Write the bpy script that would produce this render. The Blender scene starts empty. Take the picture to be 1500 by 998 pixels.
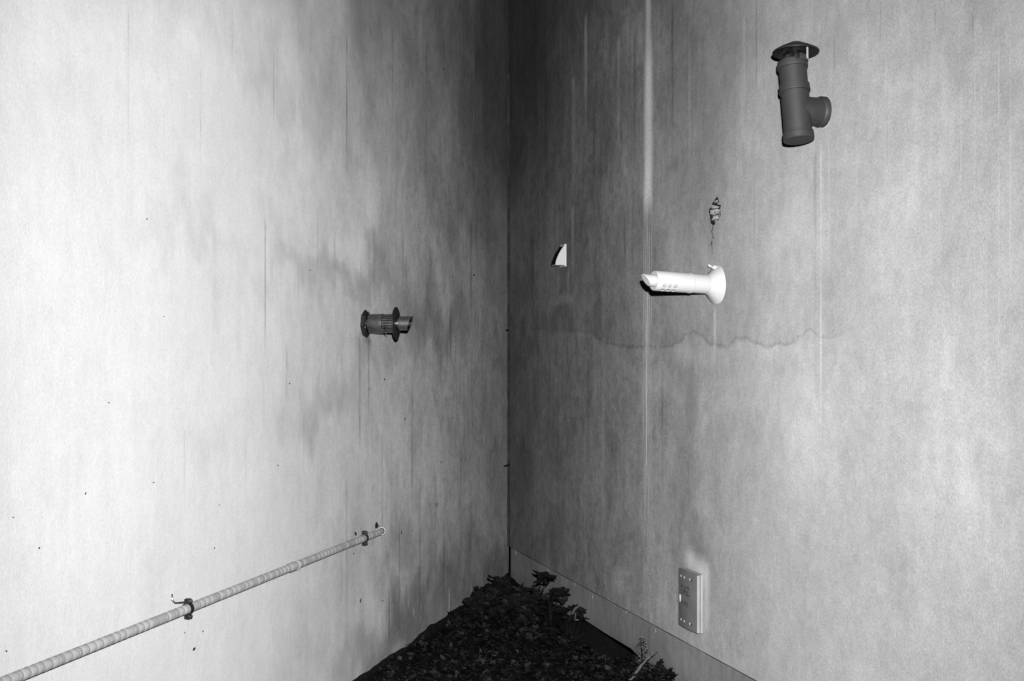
import bpy, bmesh, math, random
from mathutils import Vector, Matrix, noise as mnoise
R_ = math.radians
random.seed(7)
scene = bpy.context.scene
C = scene.collection

# ------------------------------------------------------------------ camera, world, light, exposure
FPX, HOR = 1800.0, 520.0            # focal length and horizon in photo pixels (photo 1500 x 998)
CAMZ = 1.765
cam_d = bpy.data.cameras.new('camera'); cam = bpy.data.objects.new('camera', cam_d); C.objects.link(cam)
cam.location = (0, 0, CAMZ); cam.rotation_euler = (R_(90), 0, 0)
cam_d.sensor_width = 36; cam_d.lens = FPX/1500*36; cam_d.shift_y = (HOR-499)/1500
cam_d.clip_start = .05; cam_d.clip_end = 3000
scene.camera = cam

SUN_EL, SUN_AZ = R_(-6), R_(200)    # night: the sun is below the horizon, the sky almost black
world = bpy.data.worlds.new('World'); scene.world = world; world.use_nodes = True
wn = world.node_tree; wn.nodes.clear()
sky = wn.nodes.new('ShaderNodeTexSky'); sky.sky_type = 'NISHITA'; sky.sun_disc = False
sky.sun_elevation = SUN_EL; sky.sun_rotation = SUN_AZ
bw = wn.nodes.new('ShaderNodeRGBToBW'); bg = wn.nodes.new('ShaderNodeBackground'); wo = wn.nodes.new('ShaderNodeOutputWorld')
wn.links.new(sky.outputs[0], bw.inputs[0]); wn.links.new(bw.outputs[0], bg.inputs[0]); wn.links.new(bg.outputs[0], wo.inputs[0])
bg.inputs['Strength'].default_value = 0.05

# the photographer's flash, held just above the lens: the only light at night
fl = bpy.data.lights.new('camera_flash', 'SPOT'); flo = bpy.data.objects.new('camera_flash', fl); C.objects.link(flo)
flo.location = (0.07, -0.02, CAMZ+0.21); flo.rotation_euler = (R_(87.5), 0, R_(1.5))
fl.energy = 7300; fl.shadow_soft_size = 0.02; fl.spot_size = R_(120); fl.spot_blend = 1.0; flo.scale = (.445, 1, 1)      # beam squeezed sideways to dim the wall ends, wide up and down
fl.color = (1, 1, 1)

scene.render.engine = 'CYCLES'
scene.cycles.max_bounces = 4; scene.cycles.diffuse_bounces = 0; scene.cycles.glossy_bounces = 3
vs = scene.view_settings
vs.view_transform = 'Standard'; vs.look = 'None'; vs.exposure = 0; vs.gamma = 1; vs.use_curve_mapping = False

# ------------------------------------------------------------------ the two wall planes, measured from the photo
YC = 9.9                            # depth of the corner
XC = (745-750)/FPX*YC
VR, VL = 230.0, 1205.0              # vanishing points of the level lines on the right and left wall
dR = Vector(((750-VR)/FPX, -1, 0)).normalized(); nR = Vector((dR.y, -dR.x, 0))      # along wall (towards viewer), out of wall
dL = Vector((-(VL-750)/FPX, -1, 0)).normalized(); nL = Vector((-dL.y, dL.x, 0))
CORNER = Vector((XC, YC, 0))
def onR(px, py):                    # photo point on right wall -> s along wall, z
    Y = YC*(745-VR)/(px-VR); return (YC-Y)/-dR.y, CAMZ-(py-HOR)/FPX*Y
def onL(px, py):
    Y = YC*(VL-745)/(VL-px); return (YC-Y)/-dL.y, CAMZ-(py-HOR)/FPX*Y
def wR(s, z, out=0.0): return CORNER+dR*s+nR*out+Vector((0, 0, z))
def wL(s, z, out=0.0): return CORNER+dL*s+nL*out+Vector((0, 0, z))

# ------------------------------------------------------------------ node helper
class S:
    def __init__(self, g, sock): self.g, self.o = g, sock
    def __add__(a, b): return a.g.m('ADD', a, b)
    __radd__ = __add__
    def __sub__(a, b): return a.g.m('SUBTRACT', a, b)
    def __rsub__(a, b): return a.g.m('SUBTRACT', b, a)
    def __mul__(a, b): return a.g.m('MULTIPLY', a, b)
    __rmul__ = __mul__
    def __truediv__(a, b): return a.g.m('DIVIDE', a, b)
    def abs(a): return a.g.m('ABSOLUTE', a)
class Graph:
    def __init__(self, name):
        self.mat = bpy.data.materials.new(name); self.mat.use_nodes = True
        self.t = self.mat.node_tree; self.bsdf = self.t.nodes['Principled BSDF']
    def new(self, k): return self.t.nodes.new(k)
    def put(self, sock, v):
        if isinstance(v, S): self.t.links.new(v.o, sock)
        else: sock.default_value = v
    def m(self, op, a, b=None, clamp=False):
        n = self.new('ShaderNodeMath'); n.operation = op; n.use_clamp = clamp
        self.put(n.inputs[0], a)
        if b is not None: self.put(n.inputs[1], b)
        return S(self, n.outputs[0])
    def step(self, x, a, b, lo=0.0, hi=1.0):
        n = self.new('ShaderNodeMapRange'); n.interpolation_type = 'SMOOTHSTEP'
        self.put(n.inputs[0], x); self.put(n.inputs[1], a); self.put(n.inputs[2], b); n.inputs[3].default_value = lo; n.inputs[4].default_value = hi
        return S(self, n.outputs[0])
    def lin(self, x, a, b, lo=0.0, hi=1.0):
        n = self.new('ShaderNodeMapRange'); self.put(n.inputs[0], x); n.inputs[1].default_value = a; n.inputs[2].default_value = b; n.inputs[3].default_value = lo; n.inputs[4].default_value = hi
        return S(self, n.outputs[0])
    def obj(self):
        n = self.new('ShaderNodeTexCoord'); return S(self, n.outputs['Object'])
    def sep(self, v):
        n = self.new('ShaderNodeSeparateXYZ'); self.put(n.inputs[0], v); return [S(self, o) for o in n.outputs]
    def xyz(self, x, y, z):
        n = self.new('ShaderNodeCombineXYZ')
        for i, v in enumerate((x, y, z)): self.put(n.inputs[i], v)
        return S(self, n.outputs[0])
    def vm(self, op, a, b=None):
        n = self.new('ShaderNodeVectorMath'); n.operation = op; self.put(n.inputs[0], a)
        if b is not None: self.put(n.inputs[1], b)
        return S(self, n.outputs['Value'] if op == 'LENGTH' else n.outputs[0])
    def noise(self, v, scale=(1, 1, 1), detail=3, rough=.55, dist=0.0, off=(0, 0, 0)):
        mp = self.new('ShaderNodeMapping'); self.put(mp.inputs[0], v); mp.inputs['Scale'].default_value = scale; mp.inputs['Location'].default_value = off
        n = self.new('ShaderNodeTexNoise'); self.t.links.new(mp.outputs[0], n.inputs['Vector'])
        n.inputs['Scale'].default_value = 1; n.inputs['Detail'].default_value = detail; n.inputs['Roughness'].default_value = rough; n.inputs['Distortion'].default_value = dist
        self.last = n
        return S(self, n.outputs[0])
    def curve(self, x, pts):         # piecewise curve x -> y, any range
        xs = [p[0] for p in pts]; ys = [p[1] for p in pts]
        x0, x1, y0, y1 = min(xs), max(xs), min(ys), max(ys)
        n = self.new('ShaderNodeFloatCurve'); self.put(n.inputs['Value'], self.lin(x, x0, x1))
        cu = n.mapping.curves[0]; q = sorted(((a-x0)/(x1-x0), (b-y0)/(y1-y0)) for a, b in pts)
        cu.points[0].location = q[0]; cu.points[-1].location = q[-1]
        for a, b in q[1:-1]: cu.points.new(a, b)
        n.mapping.update()
        return self.lin(S(self, n.outputs[0]), 0, 1, y0, y1)
    def gray(self, v):
        self.put(self.bsdf.inputs['Base Color'], v)
    def bump(self, h, strength=.3, dist=.01):
        n = self.new('ShaderNodeBump'); n.inputs['Strength'].default_value = strength; n.inputs['Distance'].default_value = dist
        self.put(n.inputs['Height'], h); self.t.links.new(n.outputs[0], self.bsdf.inputs['Normal'])
    def rough(self, r, spec=.3, metal=0.0):
        self.put(self.bsdf.inputs['Roughness'], r); self.bsdf.inputs['Specular IOR Level'].default_value = spec; self.bsdf.inputs['Metallic'].default_value = metal
    # wall features in wall coordinates
    def blob(self, c, r):
        a = self.vm('SUBTRACT', self.P, (c[0], c[1], 0)); b = self.vm('MULTIPLY', a, (1/r[0], 1/r[1], 0))
        return self.step(self.vm('LENGTH', b), 1.0, 0.1)
    def line(self, s0, w, z0, z1, f0, f1, lean=0.0, soft=.15):
        x = self.s-s0 if not lean else (self.s-s0)-(self.z*lean)
        g = self.step(x.abs(), w, w*soft)
        return g*self.step(self.z, z0, z0+f0)*self.step(self.z, z1, z1-f1)

def mat(name, col, rough=.6, metal=0.0, var=.25, scale=30, bump=.0, spec=.4, fine=220, finevar=.12):
    g = Graph(name); p = g.obj()
    n = g.noise(p, (scale,)*3, 4, .6); f = g.noise(p, (fine,)*3, 2, .6)
    v = g.lin(n, .25, .75, 1-var, 1+var)*g.lin(f, .25, .75, 1-finevar, 1+finevar)*col
    g.gray(v); g.rough(g.lin(n, .2, .8, max(.03, rough-.12), min(1, rough+.12)), spec, metal)
    if bump: g.bump(n+f*.5, bump, .004)
    return g.mat

# ------------------------------------------------------------------ wall plaster
# Stains with a place of their own (tide marks, runs, drips) are stored on the wall mesh as 'grime' and 'lime'; streaks, clouds and grain come from nodes.
def sstep(x, a, b):
    t = (x-a)/(b-a); t = 0 if t < 0 else 1 if t > 1 else t
    return t*t*(3-2*t)
def nz(x, y, k=0.0, oct=3):
    return mnoise.fractal((x, y, k), .6, 2.1, oct)
def pxr(wallf, px, py, rx, ry):
    s, z = wallf(px, py); s1, _ = wallf(px+rx, py); s2, _ = wallf(px-rx, py)
    return s, z, abs(s1-s2)/2, ry*abs(wallf(px, 0)[1]-wallf(px, 1)[1])
R_DARK = [pxr(onR, *q[:4])+(q[4],) for q in ((1085, 40, 70, 130, .16), (905, 150, 60, 160, .16), (1010, 190, 110, 260, .13), (1012, 640, 24, 170, .16), (1015, 770, 15, 50, .20), (800, 470, 60, 40, .20), (1000, 60, 40, 190, .14),
    (1060, 210, 60, 130, .08), (1090, 440, 60, 90, .06), (880, 420, 60, 90, .12), (1250, 60, 90, 90, .08), (1420, 30, 90, 70, .12), (775, 120, 40, 220, .15), (1340, 330, 60, 120, -.08), (1420, 620, 90, 200, -.10), (1180, 620, 70, 140, -.10),
    (905, 90, 30, 60, -.22), (850, 100, 20, 120, -.14), (1170, 330, 60, 100, -.06), (770, 620, 30, 200, .10), (830, 700, 50, 120, -.06), (960, 640, 14, 200, -.06))]
R_RUN = [(onR(px, y0)[0], w*1.6, onR(px, y1)[1], onR(px, y0)[1], a) for px, w, y0, y1, a in ((1194, .010, 215, 560, .10), (1043, .006, 330, 392, .30), (1108, .008, 0, 160, .2), (985, .012, 0, 260, .2), (930, .02, 40, 300, .22), (915, .018, 300, 480, .16), (870, .02, 150, 330, .2), (862, .03, 520, 760, .14), (800, .04, 60, 300, .2), (780, .04, 330, 480, .2), (1105, .006, 250, 420, .1), (1222, .004, 30, 120, .12), (1290, .004, 0, 80, .14), (1370, .004, 5, 60, .14), (1425, .003, 10, 70, .16), (1260, .003, 520, 800, .07), (970, .015, 540, 760, .14), (1240, .006, 340, 460, .08), (1300, .004, 120, 260, .08))]
S950 = onR(949, 290)[0]; ZM = onR(949, 295)[1]
R_DRIP = [(onR(px, y0)[0], w*(1.8 if px < 1300 else 1.35), onR(px, y1)[1], onR(px, y0)[1], a) for px, w, y0, y1, a in ((1202.5, .0055, 212, 720, .50), (1205.5, .003, 212, 420, .25), (1214, .004, 205, 330, .32), (1047.5, .008, 447, 600, .40), (1045.5, .004, 447, 860, .22), (832.5, .025, 395, 440, .20), (818, .03, 395, 442, .16), (839, .025, 300, 440, .20), (872, .02, 500, 640, .1), (1398, .003, 440, 560, .16),
    (1428, .003, 100, 520, .28), (1463, .003, 60, 720, .30), (1480, .0045, 20, 620, .22), (1445, .005, 180, 800, .16), (1376, .003, 190, 470, .18), (1408, .0025, 120, 330, .25), (1090, .007, 20, 200, .18), (906, .018, 50, 230, .22), (858, .02, 20, 210, .18), (840, .03, 110, 330, .14), (1010, .012, 20, 280, .14), (884, .03, 420, 880, .10), (1330, .006, 240, 900, .08), (1298, .004, 80, 160, .14), (1200, .006, 30, 60, .2))]
R_LITE = [pxr(onR, *q[:4])+(q[4],) for q in ((1016, 822, 18, 22, .6), (1033, 880, 6, 60, .55), (825, 440, 20, 10, .16), (960, 560, 26, 30, .16), (1010, 522, 40, 22, .14), (1030, 835, 10, 30, .5), (905, 850, 12, 24, .2))]
def r_fields(s, z):
    ds, dz = nz(s*2.0, z*1.3, 1, 4)*.28, nz(s*2.6, z*1.0, 7, 4)*.28
    g = l = 0.0
    for cs, cz, rs, rz, a in R_DARK: g += a*sstep(math.hypot((s+ds-cs)/rs, (z+dz-cz)/rz), 1.1, .1)
    for cs, w, z0, z1, a in R_RUN:
        if abs(s-cs) < w: g += 1.5*a*sstep(abs(s-cs), w, w*.3)*sstep(z, z0, z0+(z1-z0)*.6)*sstep(z, z1, z1-.06)*(.7+.8*nz(cs*9, z*3, 4))
    sc = S950+.010*(z-ZM)+.012*nz(3, z*1.1)
    x = abs(s-sc)*(.55+.7*sstep(z, ZM+.4, ZM+2.0))
    if z > ZM-.12: l += sstep(x, .052, .006)*sstep(z, ZM-.12, ZM+.10)*(.50+.50*sstep(z, ZM+1.3, ZM))*(.85+.4*nz(9, z*1.5))
    if z < ZM+.12:
        k = sstep(z, ZM+.12, ZM)*sstep(z, .1, .9)
        for o, w, a in ((-.058, .008, .34), (-.030, .007, .45), (-.006, .010, .80), (.022, .007, .45), (.058, .008, .22)): l += k*a*sstep(abs(s-sc-o), w, .003)*(.55+1.1*nz(o*900, z*1.6, 2))*sstep(z, -.4-6*abs(o), 1.2+6*abs(o))
        l += k*.08*sstep(x, .06, .01)
    for cs, w, z0, z1, a in R_DRIP:
        if abs(s-cs) < w: l += a*sstep(abs(s-cs), w, w*.15)*sstep(z, z0, z0+(z1-z0)*.5)*sstep(z, z1, z1-.03)*(.75+.7*nz(cs*7, z*2, 3))
    for cs, cz, rs, rz, a in R_LITE: l += a*sstep(math.hypot((s+ds*.15-cs)/rs, (z+dz*.15-cz)/rz), 1.1, .2)
    return g, max(0, min(1, l))
L_DARK = [pxr(onL, *q[:4])+(q[4],) for q in ((536, 482, 12, 24, .5), (660, 830, 30, 60, .16), (590, 890, 30, 60, .18), (480, 590, 90, 60, .18), (640, 470, 80, 60, .34), (600, 420, 60, 60, .20), (500, 410, 120, 40, .20), (560, 500, 40, 40, .12), (680, 330, 40, 60, .14), (560, 800, 90, 60, .10), (630, 900, 70, 100, .44), (700, 880, 50, 90, .44), (560, 960, 80, 70, .42), (690, 800, 26, 50, .2), (600, 800, 60, 40, .14), (470, 930, 90, 80, .08), (290, 360, 110, 40, .08), (450, 180, 60, 60, .08),
    (620, 250, 60, 120, .10), (530, 510, 18, 50, .16), (690, 150, 50, 220, .10), (735, 850, 22, 60, .45), (425, 280, 60, 40, -.05), (610, 680, 70, 90, -.08), (330, 640, 120, 60, .04), (395, 110, 36, 60, .10), (715, 600, 40, 260, .06), (725, 240, 30, 200, .10), (300, 110, 70, 50, -.03), (520, 350, 50, 40, -.08), (575, 640, 40, 60, -.06), (680, 700, 30, 120, -.05), (130, 150, 90, 80, .03), (530, 200, 50, 70, .08))]
L_RUN = [(onL(px, y0)[0], w*1.5, onL(px, y1)[1], onL(px, y0)[1], a) for px, w, y0, y1, a in ((294, .004, 92, 300, .24), (388.5, .007, 315, 560, .26), (490, .009, 338, 430, .22), (508, .008, 42, 280, .30), (697, .02, 75, 230, .3), (401, .006, 70, 200, .2), (188, .004, 0, 240, .10), (180, .003, 160, 250, .08), (437, .006, 380, 460, .14), (527, .012, 490, 760, .26), (540, .01, 490, 640, .18), (604, .02, 560, 800, .14), (660, .02, 430, 560, .22), (690, .03, 320, 520, .22), (420, .008, 500, 640, .12), (508, .008, 700, 960, .18), (560, .012, 640, 900, .12), (638, .015, 690, 860, .16), (270, .004, 620, 780, .08), (590, .012, 260, 460, .14), (625, .015, 60, 300, .14), (570, .01, 860, 960, .2),
    (465, .006, 300, 420, .12), (548, .008, 330, 450, .14), (615, .012, 700, 980, .2), (585, .01, 760, 960, .18), (650, .016, 760, 900, .2), (675, .02, 640, 860, .14), (500, .006, 780, 930, .12), (445, .005, 600, 720, .1), (360, .004, 640, 760, .07), (240, .003, 150, 330, .06), (340, .004, 0, 130, .08), (455, .006, 0, 150, .12), (575, .01, 40, 260, .12))]
L_TIDE = [([onL(*p) for p in ((-60, -90), (120, -30), (200, 0), (300, 40), (390, 95), (470, 200), (540, 270), (620, 330), (744, 470))], .26, .6), ([onL(*p) for p in ((-60, -240), (0, -200), (330, -20), (470, 60), (560, 150), (640, 190), (700, 240), (744, 300))], .24, .6)]
L_LITE = [(onL(px, y0)[0], w*1.5, onL(px, y1)[1], onL(px, y0)[1], a) for px, w, y0, y1, a in ((658, .014, 862, 905, .6), (606, .010, 888, 900, .8), (616, .01, 905, 916, .7), (690, .01, 855, 870, .5), (645, .012, 915, 930, .6), (598, .010, 880, 887, .9), (617, .008, 887, 898, .8), (640, .006, 800, 830, .3))]
L_PATCH = [pxr(onL, *q[:4])+(q[4],) for q in ((470, 850, 40, 10, .25), (590, 985, 30, 16, .3), (500, 905, 40, 30, .14), (585, 950, 16, 14, .25))]
def interp(pts, x):
    pts = sorted(pts)
    if x <= pts[0][0]: return pts[0][1]
    for (a, b), (c, d) in zip(pts, pts[1:]):
        if x <= c: return b+(d-b)*sstep(x, a, c)*.5+(d-b)*(x-a)/(c-a)*.5
    return pts[-1][1]
def l_fields(s, z):
    ds, dz = nz(s*2.6, z*1.6, 1, 4)*.22, nz(s*3.2, z*1.4, 7, 4)*.24
    g = l = 0.0
    for cs, cz, rs, rz, a in L_DARK: g += a*sstep(math.hypot((s+ds-cs)/rs, (z+dz-cz)/rz), 1.1, .1)
    for pts, a, w in L_TIDE: g += a*sstep(z+dz*1.2-interp(pts, s+ds), -w*.4, w)*(.8+.5*nz(s*2, z, 11))
    for cs, w, z0, z1, a in L_RUN:
        if abs(s-cs) < w: g += 1.4*a*sstep(abs(s-cs), w, w*.3)*sstep(z, z0, z0+(z1-z0)*.6)*sstep(z, z1, z1-.06)*(.75+.8*nz(cs*9, z*2.5, 4))
    for cs, w, z0, z1, a in L_LITE:
        if abs(s-cs) < w: l += a*sstep(abs(s-cs), w, w*.2)*sstep(z, z0, z0+.02)*sstep(z, z1, z1-.02)
    for cs, cz, rs, rz, a in L_PATCH: l += a*sstep(math.hypot((s+ds*.15-cs)/rs, (z+dz*.15-cz)/rz), 1.1, .2)
    return g, max(0, min(1, l))

def wall_graph(name):
    g = Graph(name); x, y, z = g.sep(g.obj()); g.s, g.z = x, z
    P0 = g.P0 = g.xyz(x, z, 0.0)
    wv = g.noise(P0, (2.5, 1.3, 1), 2, .5, 0, (9, 9, 0)); P1 = g.xyz(x+(wv-.5)*.07, z, 0.0)      # runs wander a little
    g.na = g.noise(P1, (2.2, .45, 1), 4, .6, 0, (5, 1, 0))
    g.nb = g.noise(P1, (17, 1.0, 1), 4, .74, .0, (2, 9, 0))
    g.nc = g.noise(P1, (105, 1.5, 1), 3, .7, 0, (8, 3, 0))
    g.nd = g.noise(P0, (1.3, .9, 1), 4, .64, .5, (3, 3, 0))
    g.ne = g.noise(P0, (7, 6, 1), 4, .72, 0, (1, 4, 2))
    g.gr = g.noise(P0, (120, 95, 1), 3, .85); g.gc = g.noise(P0, (27, 85, 1), 3, .85, 0, (6, 1, 0))
    g.nf = g.noise(P0, (20, 17, 1), 5, .80, 0, (2, 2, 5)); g.ns = g.noise(P1, (95, 6.5, 1), 3, .7, 0, (4, 7, 2)); g.nk = g.noise(P0, (2.4, 1.9, 1), 5, .7, .7, (8, 5, 5))
    g.patch = g.step(g.nk, .46, .52)+g.step(g.nk, .57, .61)*.7; g.fleck = g.step(g.noise(P0, (9, 8, 1), 5, .78, .4, (1, 1, 8)), .52, .58); g.mark = g.step(g.ns, .60, .70); g.scuff = g.step(g.ns, .40, .31)
    at = g.new('ShaderNodeAttribute'); at.attribute_name = 'grime'; g.grime = S(g, at.outputs['Fac'])
    at = g.new('ShaderNodeAttribute'); at.attribute_name = 'lime'; g.lime = S(g, at.outputs['Fac'])
    return g

def right_wall_material():
    g = wall_graph('right_plaster'); s, z = g.s, g.z
    pts = [(742, 478), (800, 487), (850, 488), (885, 503), (930, 512), (980, 511), (1000, 500), (1013, 491), (1035, 503), (1060, 512), (1085, 500), (1110, 507), (1135, 511), (1160, 507), (1175, 495), (1190, 492), (1210, 499), (1240, 488), (1270, 481), (1320, 472), (1345, 479), (1400, 486), (1499, 492)]
    zl = g.curve(s, [onR(*p) for p in pts])
    dz = z-(zl+(g.ne-.5)*.12+(g.nf-.5)*.03)                                   # height above the joint between two plaster lifts
    above = g.step(dz, -.006, .03)
    streak = (g.na-.5)*.9+(g.nb-.5)*1.25+(g.nc-.5)*.45
    grime_shade = g.step(s, onR(1180, 0)[0], onR(850, 0)[0])           # streaky grime plus painted shade, deepening towards the corner
    gr = .06+g.step(dz, -.05, .3)*.03+grime_shade*.44
    gr = gr+(g.nd-.5)*(.34+grime_shade*.26)+streak*(.045+g.step(dz, -.3, .9)*.10+grime_shade*.34)+(g.ne-.5)*(.24+grime_shade*.14)+(g.nf-.5)*(.30+grime_shade*.40)+g.patch*(.03+grime_shade*.09)-.06+g.mark*(.01+grime_shade*.12)-g.scuff*(.005+grime_shade*.14)+g.fleck*(.035+grime_shade*.08)+g.step(s, 3.0, .0)*(.26+g.step(z, 2.6, 4.4)*.42)  # last term paints shade into the plaster nearest the corner
    gr = gr+g.step(z, 2.3, 4.4)*(.34+grime_shade*.12)+g.grime
    gr = gr+(g.step(dz, .030, .004)*.50*g.step(g.ne, .34, .52)+g.step(dz, .18, .0)*.06)*above*g.step(s, onR(1290, 0)[0], onR(1140, 0)[0], .05, 1)*g.step(s, onR(770, 0)[0], onR(900, 0)[0], .3, 1)    # dirty line on the joint
    gr = gr-g.step(dz, -.12, -.01)*(1-above)*.06*g.step(g.ne, .3, .6)*g.step(s, onR(1330, 0)[0], onR(1150, 0)[0])
    v = .225*g.m('POWER', .225, gr)
    v = v+(0.36-v)*g.lime
    v = v*g.lin(g.gr, .25, .75, .72, 1.28)*(1+(g.gc-.5)*(.12+grime_shade*.85))
    g.gray(v); g.rough(.9, .15)
    g.bump(g.gr*.6+g.ne*2.0, .25, .006)
    return g.mat

def left_wall_material():
    g = wall_graph('left_plaster'); s, z = g.s, g.z
    streak = (g.na-.5)*.6+(g.nb-.5)*.9+(g.nc-.5)*.35
    grime_shade = g.step(s, onL(300, 0)[0], onL(720, 0)[0])  # grime and painted shade, both growing towards the corner
    gr = .02+grime_shade*.20+(g.nd-.5)*(.14+grime_shade*.42)+streak*(.09+grime_shade*.34)+(g.ne-.5)*(.10+grime_shade*.26)+(g.nf-.5)*(.09+grime_shade*.46)+g.patch*(.012+grime_shade*.08)-.04+g.mark*(.005+grime_shade*.12)-g.scuff*grime_shade*.09+g.fleck*(.015+grime_shade*.09)+g.step(z, 2.6, 4.6)*grime_shade*.22+g.step(s, 1.8, .0)*(.05+g.step(z, 2.2, 4.0)*.48)+g.grime  # includes extra corner shade painted into the wall tone
    fk = g.noise(g.P0, (60, 22, 1), 3, .6, 0, (4, 4, 0))
    lite = g.step(fk, .64, .71)*g.step(z, .75, .2)*g.step(s, onL(420, 0)[0], onL(560, 0)[0])*.5+g.lime
    v = .272*g.m('POWER', .225, gr)
    v = v+(0.29-v)*g.m('MINIMUM', lite, 1.0)
    v = v*(1+(g.gr-.5)*(.50+grime_shade*.55))*(1+(g.gc-.5)*(.08+grime_shade*.80))
    g.gray(v); g.rough(.9, .15)
    g.bump(g.gr*.6+g.ne*2.0, .22, .006)
    return g.mat

def plinth_material():
    g = wall_graph('plinth_render')
    gr = .30+(g.nd-.5)*.5+(g.nb-.5)*.35+(g.nc-.5)*.25+g.step(g.z, .10, -.02)*.12
    v = .185*g.m('POWER', .15, gr+(g.nf-.5)*.4+g.patch*.06)*g.lin(g.gr, .25, .75, .70, 1.30)
    g.gray(v); g.rough(.85, .2); g.bump(g.gr*.5+g.ne*1.5, .15, .005)
    return g.mat

M = {}
M['rwall'] = right_wall_material(); M['lwall'] = left_wall_material(); M['plinth'] = plinth_material()
M['mastic'] = mat('mastic', .014, .8, spec=.04, var=.5, scale=9, bump=.4)
M['bitumen'] = mat('bitumen', .004, .8, spec=.05, var=.5, scale=14, bump=.4)
M['black'] = mat('void_black', .002, .9, spec=.03, var=.3)  # flat black, also painted in for shade inside gaps and openings
M['chip'] = mat('dark_chip', .006, .9, spec=.05, var=.4)
M['broken'] = mat('broken_mortar', .10, .95, var=.5, scale=60, bump=.6)
M['white_pvc'] = mat('white_enamel', .25, .35, var=.03, scale=12, finevar=.02, spec=.5)
M['grey_pvc'] = mat('grey_pvc', .0115, .60, var=.12, scale=18, finevar=.18, spec=.25)
M['steel'] = mat('stainless_steel', .17, .20, 1.0, var=.25, scale=25, finevar=.08)
M['dark_steel'] = mat('dark_steel', .006, .5, .0, var=.4, scale=25, spec=.12)
M['zinc'] = mat('zinc', .16, .35, 1.0, var=.3, scale=40)
M['ring'] = mat('pale_ring', .22, .5, var=.08)
M['foam'] = mat('mortar_collar', .20, .9, var=.25, scale=60, bump=.5)
M['door'] = mat('box_door_paint', .075, .38, var=.10, scale=10, finevar=.10, spec=.5)
M['frame'] = mat('box_frame_paint', .15, .55, var=.10, scale=14)
M['ink'] = mat('black_ink', .002, .7, var=.1)
M['stem'] = mat('stem', .004, .8, spec=.05, var=.4)
M['twig'] = mat('lichen_twig', .032, .9, var=.75, scale=45, bump=.6)
M['bloom'] = mat('bloom', .055, .8, var=.5, scale=60)
def leaf_mat(name, lo, hi, spec=.08):
    g = Graph(name); n = g.new('ShaderNodeNewGeometry'); r = S(g, n.outputs['Random Per Island'])
    p = g.obj(); f = g.noise(p, (60,)*3, 3)
    rr = g.m('POWER', r, 4)
    g.gray(g.lin(rr, 0, 1, lo, hi)*g.lin(f, .2, .8, .6, 1.4)); g.rough(.6, spec)
    return g.mat
M['litter'] = leaf_mat('leaf_litter', .0004, .010)
M['leaf'] = leaf_mat('weed_leaf', .0015, .005)
M['leaf2'] = leaf_mat('spray_leaf', .003, .03)
def soil_mat():
    g = Graph('damp_soil'); p = g.obj(); a = g.noise(p, (3,)*3, 5, .6); b = g.noise(p, (45,)*3, 5, .7)
    g.gray(.002*g.lin(a, .3, .7, .5, 1.5)*g.lin(b, .25, .75, .35, 1.6)); g.rough(.95, .05); g.bump(b, .8, .02)
    return g.mat
M['soil'] = soil_mat()
M['tape'] = mat('wrapped_pipe', .14, .6, var=.14, scale=14, finevar=.10, spec=.3); M['lap'] = mat('tape_lap_shade', .09, .8, var=.3)  # lap grooves coloured darker in place of groove shade

# ------------------------------------------------------------------ object helpers
def link(name, me, m, parent=None, smooth=False, loc=None):
    o = bpy.data.objects.new(name, me); C.objects.link(o)
    if m is not None: me.materials.append(m)
    if smooth:
        for p in me.polygons: p.use_smooth = True
    if parent: o.parent = parent
    if loc: o.location = loc
    return o
def fin(name, bm, m, parent=None, smooth=False, sharp=None):
    bmesh.ops.recalc_face_normals(bm, faces=bm.faces[:])
    me = bpy.data.meshes.new(name); bm.to_mesh(me); bm.free()
    o = link(name, me, m, parent, smooth)
    if smooth and sharp is not None: me.set_sharp_from_angle(angle=R_(sharp))
    return o
def empty(name, loc, rot3=None):
    o = bpy.data.objects.new(name, None); C.objects.link(o); o.empty_display_size = .1
    mt = rot3.to_4x4() if rot3 is not None else Matrix.Identity(4)
    o.matrix_world = Matrix.Translation(loc) @ mt
    return o
def tag(o, label, cat, group=None):
    o['label'] = label; o['category'] = cat
    if group: o['group'] = group
def frame(n, yaw=0, pitch=0, roll=0):
    # columns: X out of the wall, Y along it, Z up
    x = n.normalized(); z = Vector((0, 0, 1)); y = z.cross(x)
    m = Matrix((x, y, z)).transposed()
    return m @ Matrix.Rotation(R_(yaw), 3, 'Z') @ Matrix.Rotation(R_(-pitch), 3, 'Y') @ Matrix.Rotation(R_(roll), 3, 'X')
def box(bm, x0, x1, y0, y1, z0, z1, bev=0):
    vs_ = [bm.verts.new((x, y, z)) for x in (x0, x1) for y in (y0, y1) for z in (z0, z1)]
    f = [(0, 1, 3, 2), (4, 6, 7, 5), (0, 4, 5, 1), (2, 3, 7, 6), (0, 2, 6, 4), (1, 5, 7, 3)]
    fs = [bm.faces.new([vs_[i] for i in q]) for q in f]
    if bev:
        es = list({e for q in fs for e in q.edges}); bmesh.ops.bevel(bm, geom=es, offset=bev, segments=2, affect='EDGES', profile=.5)
    return bm
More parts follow.
